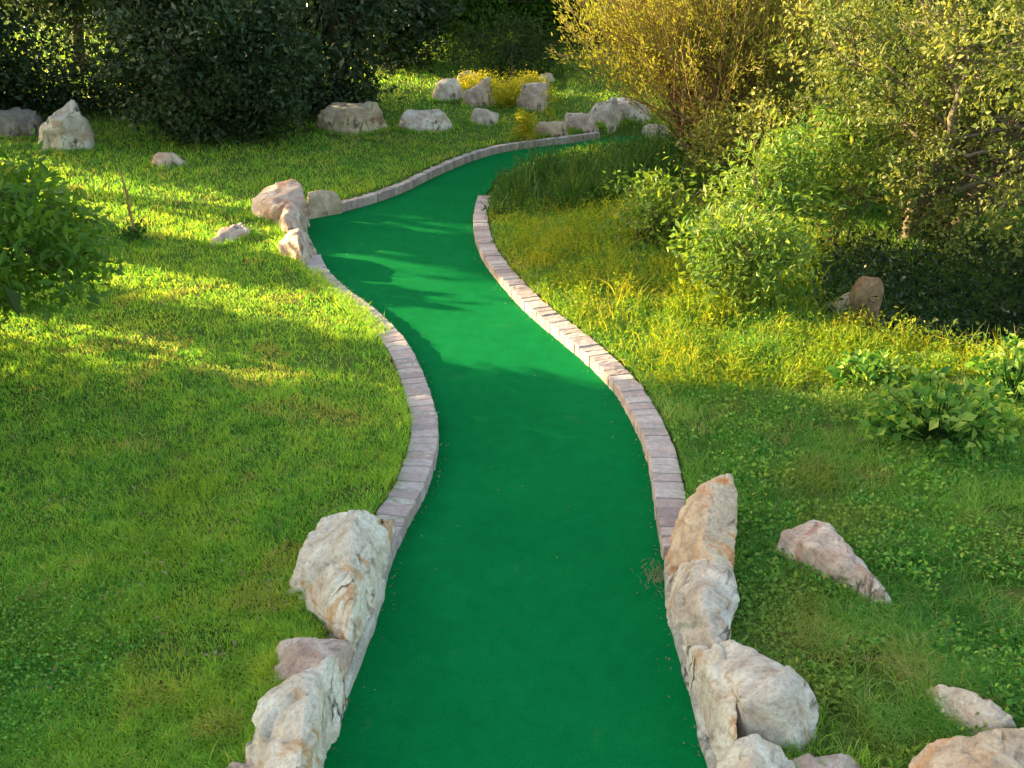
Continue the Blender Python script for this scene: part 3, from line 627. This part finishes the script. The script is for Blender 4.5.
# dark rounded shrub, back left
b = at(205, 152); b[1] += 1.0
plant('dark_shrub', 'large dark rounded shrub with pale glints coloured into its leaves on the back lawn', 'shrub', b, (b[0], b[1], 1.55), (1.5, 1.3, 1.75), 300, 105, .085, 'dark_leaf', .14, .55, 3.2, 8, .15, .07, 30, trunk_name='stem', crown_name='foliage', multi=4)
# bright green leafy shrub right
lg = 'loose light green shrubs beyond the right kerb'
for k, (bx, by, cz, rx, ry, rz, nc, lab) in enumerate([
    (1.75, 6.75, .42, .55, .45, .36, 80, 'low light green leafy shrub nearest the kerb'),
    (2.15, 7.5, .66, .55, .5, .55, 90, 'taller light green leafy shrub in the middle of the loose clump'),
    (2.95, 8.0, .78, .6, .5, .58, 95, 'green leafy shrub in front of the brown hollow rock and olive shrub'),
    (1.35, 8.3, .36, .5, .4, .32, 50, 'small airy green shrub standing in the sunlit tall grass')]):
    zz = H1(bx, by)
    plant('leafy_shrub', lab, 'shrub', (bx, by, zz), (bx, by, zz+cz), (rx, ry, rz), nc, 46, .06, 'bright_leaf', .085, .42, 1.7, 90+k, .42, .012, 45, 'greybark', lg, trunk_name='stem', crown_name='foliage', multi=8)
# olive shrub mass, right
og = 'olive shrubs crowding the right side'
plant('olive_shrub', 'big olive-green shrub overhanging the dark hollow', 'shrub', (3.9, 8.6, H1(3.9, 8.6)), (3.9, 8.0, 1.75), (1.55, 1.75, 1.5), 470, 75, .044, 'olive_leaf', .085, .55, 2.3, 15, .47, .07, 70, 'greybark', og, trunk_name='stem', crown_name='foliage', multi=6, zmin=.4)
plant('olive_shrub', 'olive shrub at the right edge with dark gaps, beyond the hollow', 'shrub', (6.0, 8.2, H1(6, 8.2)), (5.8, 7.7, 1.7), (1.6, 1.7, 1.5), 340, 75, .044, 'olive_leaf', .085, .55, 2.3, 22, .50, .07, 50, 'greybark', og, trunk_name='stem', crown_name='foliage', multi=5, zmin=.3)
plant('olive_shrub', 'paler olive shrub between the tan tree and the overhanging shrub', 'shrub', (2.75, 10.2, H1(2.75, 10.2)), (3.0, 10.0, .85), (1.1, 1.1, .7), 190, 70, .045, 'olive_leaf', .14, .6, 2.4, 27, .32, .05, 50, 'greybark', og, trunk_name='stem', crown_name='foliage', multi=5, clump_rnd=(.4, 1))
plant('olive_shrub', 'dark olive shrub behind the overhanging one, top right corner', 'shrub', (5.6, 12.0, H1(5.6, 12)), (5.5, 12.0, 1.8), (1.8, 1.5, 1.7), 260, 70, .06, 'shade_leaf', .2, .6, 2.4, 33, .3, .08, 40, 'bark', og, trunk_name='stem', crown_name='foliage', multi=4)

# tan whip-branched tree
def whip_tree(base, label, nw, spread, hgt, seed, leaf_n):
    rs = np.random.default_rng(seed); root = empty('whip_tree', base, label, 'tree', 'tan trees with upright twigs')
    st = []; tips = []
    for k in range(7):
        an = rs.uniform(0, 2*np.pi); r0 = rs.uniform(.05, .22); e = np.array([math.cos(an)*spread*rs.uniform(.2, .5), math.sin(an)*spread*.4, hgt*rs.uniform(.35, .5)])
        st.append((np.array([math.cos(an)*r0, math.sin(an)*r0, -.05]), e)); tips.append(limb(st[-1][0], e, .045, .018, 7, .05, 7))
    V, l, t, r = joinnp(tips); link('trunk', npmesh('trunk', V, l, t, None, True), M['bark'], root)
    parts = []; lp = []; la = []
    for k in range(nw):
        s0, e = st[rs.integers(7)]; t = rs.uniform(.15, 1); a = s0+(e-s0)*t
        an = rs.uniform(0, 2*np.pi); rr = spread*rs.uniform(.15, 1.0); L = hgt*rs.uniform(.55, 1.0)
        top = np.array([math.cos(an)*rr, math.sin(an)*rr*.8, L*(1-.35*(rr/spread)**2)])
        n = 8; tt = np.linspace(0, 1, n)[:, None]; ctrl = a*.35+top*.65; ctrl[2] = a[2]+(top[2]-a[2])*.4; ctrl[:2] = a[:2]+(top[:2]-a[:2])*.75
        pts = a*(1-tt)**2+2*ctrl*tt*(1-tt)+top*tt**2+rs.normal(0, .012, (n, 3)); parts.append(tube(pts, np.linspace(.009, .0035, n), 3, rs.uniform()))
        m = leaf_n; q = rs.uniform(.35, 1, m)[:, None]; pp = a*(1-q)**2+2*ctrl*q*(1-q)+top*q**2+rs.normal(0, .045, (m, 3)); lp.append(pp)
        d = (top-ctrl); d /= np.linalg.norm(d); la.append(np.tile(d, (m, 1)))
    V, l, t, r = joinnp(parts); link('twigs', npmesh('twigs', V, l, t, None, True), M['twig'], root)
    lp = np.concatenate(lp); la = np.concatenate(la); n = len(lp)
    V, l, t, r = leaves(lp, rs.uniform(.035, .075, n), .32, np.clip(fnoise(lp[:, 0]+base[0], lp[:, 2]+lp[:, 1], 1.5, seed)*.7+.3*rs.uniform(size=n), 0, 1), axis=la, abias=.6)
    link('crown', npmesh('crown', V, l, t, r), M['willow_leaf'], root)
b = at(705, 172)
whip_tree(b, 'broad tan tree of upright twigs rising behind the weeds', 700, 2.0, 3.4, 3, 60)
whip_tree(np.array([3.0, 17.5, H1(3, 17.5)]), 'yellow-green twiggy tree behind the broad tan tree', 380, 1.9, 3.6, 4, 60)
whip_tree(np.array([4.6, 14.2, H1(4.6, 14.2)]), 'brown twiggy tree right behind the broad tan tree', 420, 1.9, 3.4, 6, 26)

# small ornamental plants at the back
b = at(525, 142)
plant('cone_bush', 'small yellow cone-shaped bush at the end of the far kerb', 'bush', b, (b[0], b[1], b[2]+.24), (.17, .17, .26), 40, 60, .035, 'yellow_leaf', .04, .5, 2, 3, 0, .012, 6, trunk_name='stem', crown_name='foliage')
for (px, py, w, h, lab, sd_) in ((505, 107, .5, .42, 'yellow bush left of the brown angular rock', 1), (475, 98, .38, .34, 'yellow bush around the leaning pinkish rock', 2), (530, 104, .3, .4, 'orange-yellow bush touching the brown angular rock', 4)):
    b = at(px, py); b[1] += .2
    plant('yellow_bush', lab, 'bush', b, (b[0], b[1], b[2]+h*.5), (w, .4, h*.55), 60, 110, .032, 'yellow_leaf', .09, .5, 2, sd_, .1, .015, 8, group='yellow bushes on the sunny rise', trunk_name='stem', crown_name='foliage')
b = at(548, 124)
plant('sapling', 'thin pale sapling standing on the shaded back lawn', 'sapling', b, (b[0], b[1], b[2]+.3), (.09, .09, .24), 16, 22, .04, 'tall', .04, .4, 1.6, 6, 0, .01, 6, trunk_name='stem', crown_name='foliage')
b = at(512, 82)
plant('round_bush', 'soft grey-green rounded bush at the top of the rise', 'bush', b, (b[0], b[1]+.6, b[2]+.55), (1.25, .7, .6), 130, 60, .06, 'shade_leaf', .12, .4, 2.6, 12, 0, .03, 10, trunk_name='stem', crown_name='foliage')
# stake with a seedling
b = at(136, 243)
root = empty('plant_stake', b, 'thin knobbly wooden stake with a seedling at its foot on the sunlit lawn', 'stake')
pts = [(0, 0, -.05), (.008, 0, .15), (-.006, 0, .3), (.004, 0, .45), (-.012, .0, .6), (-.03, 0, .72)]
V, l, t, r = joinnp([tube(pts, [.016, .014, .013, .012, .009, .005], 7)]+[limb((0, 0, z), (dx, 0, z+.05), .007, .003, 3, 0, 4) for z, dx in ((.28, .06), (.4, -.05), (.5, .05), (.58, -.06))])
link('stick', npmesh('stick', V, l, t, None, True), M['twig'], root)
n = 240; pos = rng.normal(0, 1, (n, 3))*[.06, .06, .05]+[0, 0, .08]; pos[:, 2] = np.abs(pos[:, 2])
V, l, t, r = leaves(pos, rng.uniform(.03, .07, n), .4, rng.uniform(0, .6, n), axis=np.array([0, 0, 1.0]), abias=.4); link('foliage', npmesh('foliage', V, l, t, r), M['tall_dark'], root)
# broad-leaved plants at the hollow's lip
def broad(px, py, s, label, n=60, seed=0, hh=.32):
    b = at(px, py); rs = np.random.default_rng(seed); root = empty('broadleaf_plant', b, label, 'plant', 'broad-leaved plants at the lip of the hollow')
    st = []; P_ = []; A = []
    for k in range(n):
        an = rs.uniform(0, 2*np.pi); rr = s*rs.uniform(.15, 1); e = np.array([math.cos(an)*rr, math.sin(an)*rr*.7, hh*rs.uniform(.35, 1)*(1-.4*rr/s)])
        st.append(limb((0, 0, -.02), e, .005, .003, 4, .05, 4))
        for q in range(7): P_.append(e+rs.normal(0, .02, 3)); a = rs.normal(size=3)+[math.cos(an), math.sin(an), .2]; A.append(a/np.linalg.norm(a))
    V, l, t, r = joinnp(st); link('stem', npmesh('stem', V, l, t, None, True), M['tall_dark'], root)
    m = len(P_); V, l, t, r = leaves(np.array(P_), rs.uniform(.04, .085, m), .65, rs.uniform(0, 1, m), np.array([0, -.2, 1.0]), .55, np.array(A), .7)
    link('leaves', npmesh('leaves', V, l, t, r), M['broad_leaf'], root)
broad(935, 440, .42, 'bushy broad-leaved green plant in front of the dark hollow', 85, 1, .42)
broad(1012, 405, .3, 'broad-leaved plant at the right edge of the picture', 40, 2, .45)
broad(868, 385, .22, 'small broad-leaved plant left of the bushy one', 26, 3, .22)
n = 700; c = np.array([3.9, 6.9]); x = c[0]+rng.normal(0, .8, n); y = c[1]+rng.normal(0, .5, n)
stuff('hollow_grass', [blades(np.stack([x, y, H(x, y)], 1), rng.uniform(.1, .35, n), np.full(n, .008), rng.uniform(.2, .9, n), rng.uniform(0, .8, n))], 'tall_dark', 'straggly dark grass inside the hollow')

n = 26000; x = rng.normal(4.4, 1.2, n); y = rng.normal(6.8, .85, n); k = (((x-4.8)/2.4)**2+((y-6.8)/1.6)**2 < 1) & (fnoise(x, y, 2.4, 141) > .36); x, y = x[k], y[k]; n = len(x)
o = stuff('hollow_tangle', [leaves(np.stack([x, y, H(x, y)+np.abs(rng.normal(0, .14, n))*fnoise(x, y, 2, 142)*2], 1), rng.uniform(.03, .08, n), .5, rng.uniform(0, .95, n))], 'dark_leaf', 'tangled undergrowth in the hollow, shade put into its dark leaves'); o['category'] = 'undergrowth'  # dark leaf colour stands in for the hollow's shade
# clover and bare thatch in the lawn
x, y, sd = scatter(90000, -9, 3, 2.2, 12, lambda x, y, s: (x < side_line(y)) & (s > .2) & (rng.uniform(size=len(s)) < sstep(.60, .70, fnoise(x, y, 1.6, 151))), 1.6); n = len(x)
o = stuff('clover', [leaves(np.stack([x, y, H(x, y)+.02+.025*rng.uniform(size=n)], 1), rng.uniform(.010, .020, n), .85, rng.uniform(0, .8, n), np.array([0, 0, 1.0]), .7)], 'weed', 'patches of clover in the left lawn')
# backdrop wood
wg = 'dark trees of the wood behind the lawn'
woods = [
 (-8.9, 14.6, 1.7, 4.2, 'dark_leaf', 'dark tree at the upper left corner behind the long grey rock'),
 (-11.6, 16.2, 1.6, 4.6, 'shade_leaf', 'shaded green tree farthest left of the wood'),
 (-8.4, 18.7, 1.25, 5.6, 'dark_leaf', 'dark tree just behind the dark rounded shrub'),
 (-3.1, 16.0, 1.0, 4.6, 'dark_leaf', 'black-green tree above the large cream boulder'),
 (-3.8, 26.3, 1.4, 7.5, 'shade_leaf', 'deep green tree left of the sunny rise'),
 (-.2, 25.0, 2.2, 7.5, 'shade_leaf', 'mid green tree above the sunny rise'),
 (2.7, 25.5, 2.2, 7.0, 'shade_leaf', 'dim tree between the rise and the tan tree'),
 (6.5, 24.0, 2.6, 7.0, 'shade_leaf', 'tall green tree far behind the tan tree'),
 (-6.2, 27.5, 2.2, 8.0, 'dark_leaf', 'tall dark tree deep in the wood, left of centre'),
 (-10.5, 28.3, 2.3, 8.0, 'dark_leaf', 'tall dark tree deep in the wood, far left'),
 (-8.6, 27.8, 1.6, 7.0, 'dark_leaf', 'tall black-green tree above the dark rounded shrub'),
 (-14.0, 30.3, 1.8, 7.0, 'dark_leaf', 'tall dark tree above the upper left corner tree'),
 (-2.7, 21.2, 1.15, 4.0, 'dark_leaf', 'small dark bushy tree left of the round grey-green bush'),
 (-2.5, 19.7, .95, 2.4, 'dark_leaf', 'dark low bushy tree between the boulders and the round grey-green bush'),
 (-.9, 21.8, 1.1, 2.6, 'bush_leaf', 'low mid green bushy tree directly behind the sunny rise'),
 (1.0, 22.2, 1.2, 3.0, 'bush_leaf', 'brighter green bushy tree behind the right of the rise'),
 (3.0, 21.4, 1.2, 3.0, 'shade_leaf', 'low green bushy tree beside the yellow-green twiggy tree'),
 (10.5, 18.0, 2.8, 6.0, 'shade_leaf', 'shaded tree behind the right olive shrubs'),
]
for i, (x, y, rr, hh, mt, lab) in enumerate(woods):
    z = H1(x, y)
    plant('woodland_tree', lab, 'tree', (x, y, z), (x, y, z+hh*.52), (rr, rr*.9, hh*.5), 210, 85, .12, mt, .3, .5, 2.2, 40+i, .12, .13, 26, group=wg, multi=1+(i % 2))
x0, y0 = [], []
# continuous undergrowth behind: reads as one mass
n = 90000; x = rng.uniform(-26, 26, n); y = 28+3*fnoise(x, x*0, .25, 5)+.45*np.clip(-x-8, 0, 99)+rng.normal(0, .8, n); z = H(x, y)+rng.uniform(0, 1, n)*(6.5+2*fnoise(x, y, .3, 8))
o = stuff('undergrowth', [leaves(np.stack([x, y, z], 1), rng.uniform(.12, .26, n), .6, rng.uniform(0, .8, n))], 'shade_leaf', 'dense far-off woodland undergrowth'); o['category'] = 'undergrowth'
n = 26000; x = rng.uniform(-14, -2.3, n); y = 15.3+rng.normal(0, .4, n)+.8*fnoise(x, x*0, .6, 9); z = H(x, y)+np.abs(rng.normal(0, .55, n))
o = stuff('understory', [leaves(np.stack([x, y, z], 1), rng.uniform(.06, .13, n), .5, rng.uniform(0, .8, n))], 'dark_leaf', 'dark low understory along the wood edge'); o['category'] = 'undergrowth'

# unseen trees added left of the lawn, crowns placed to shape the shadows
EL, TH = 16.0, R(22)
u = np.array([math.cos(TH), -math.sin(TH)]); nn_ = np.array([math.sin(TH), math.cos(TH)])
def uv(uu, ss): q = u*uu+nn_*ss; return float(q[0]), float(q[1])
sg_ = 'unseen shade trees added left of the lawn'
for i, (uu, ss, rr, z0, z1, hole, nc, lab) in enumerate([
    (-9.0, 2.8, 1.55, .5, 6.4, .1, 400, 'unseen tall tree added to shade the near lawn'),
    (-9.5, .2, 2.2, .6, 6.4, .12, 330, 'unseen tall tree added for shade, nearest the viewer'),
    (-6.6, 2.0, 1.6, .5, 3.6, .1, 260, 'lower bushy tree left of the near lawn'),
    (-13.0, 2.9, 2.1, 2.0, 8.0, 0, 420, 'unseen tallest tree added to shade the lawn from farther left'),
    (-10.0, 5.0, .14, .3, 5.5, 0, 120, 'unseen slender tree added to bound the streak of sun'),
    (-9.0, 6.42, .14, .2, 1.6, 0, 40, 'unseen low slender shrub added to throw a shade band on the lawn'),
    (-15.0, 7.85, .8, 3.35, 4.3, 0, 130, 'unseen slim tree, high crown shaped to shade the far turf'),
    (-14.5, 10.2, 1.05, .3, 3.4, .05, 330, 'unseen low tree added to shade the back lawn'),
    ]):
    x, y = uv(uu, ss); z = H1(x, y)
    plant('added_shade_tree', lab, 'tree', (x, y, z), (x, y, (z0+z1)/2), (rr, rr, (z1-z0)/2), nc, 80, .15, 'shade_leaf', .3 if rr > 1 else .12, .55, 1.8, 70+i, hole, .16, 30, group=sg_)

# ------------------------------------------------------------------ light
w = bpy.data.worlds.new('World'); S.world = w; w.use_nodes = True; nt = w.node_tree
sky = nt.nodes.new('ShaderNodeTexSky'); sky.sky_type = 'NISHITA'; sky.sun_disc = False
sky.sun_elevation = R(EL); sky.sun_rotation = math.atan2(-math.cos(TH), math.sin(TH)) % (2*math.pi)
bg = nt.nodes['Background']; sky.dust_density = 2.5; sky.ozone_density = .6; nt.links.new(mix(nt, sky.outputs[0], (1.06, 1.0, .84), 1.0, 'MULTIPLY'), bg.inputs[0]); bg.inputs[1].default_value = .15
sd_ = bpy.data.lights.new('sun', 'SUN'); sun = bpy.data.objects.new('sun', sd_); COL.objects.link(sun)
sd_.energy = 5.0; sd_.angle = R(.5); sd_.color = (1, .77, .40)
to = Vector((-math.cos(TH)*math.cos(R(EL)), math.sin(TH)*math.cos(R(EL)), math.sin(R(EL))))
sun.rotation_euler = to.to_track_quat('Z', 'Y').to_euler()
S.view_settings.view_transform = 'Standard'; S.view_settings.look = 'None'; S.view_settings.exposure = 2.08; S.view_settings.gamma = 1
S.render.resolution_x = 1024; S.render.resolution_y = 768
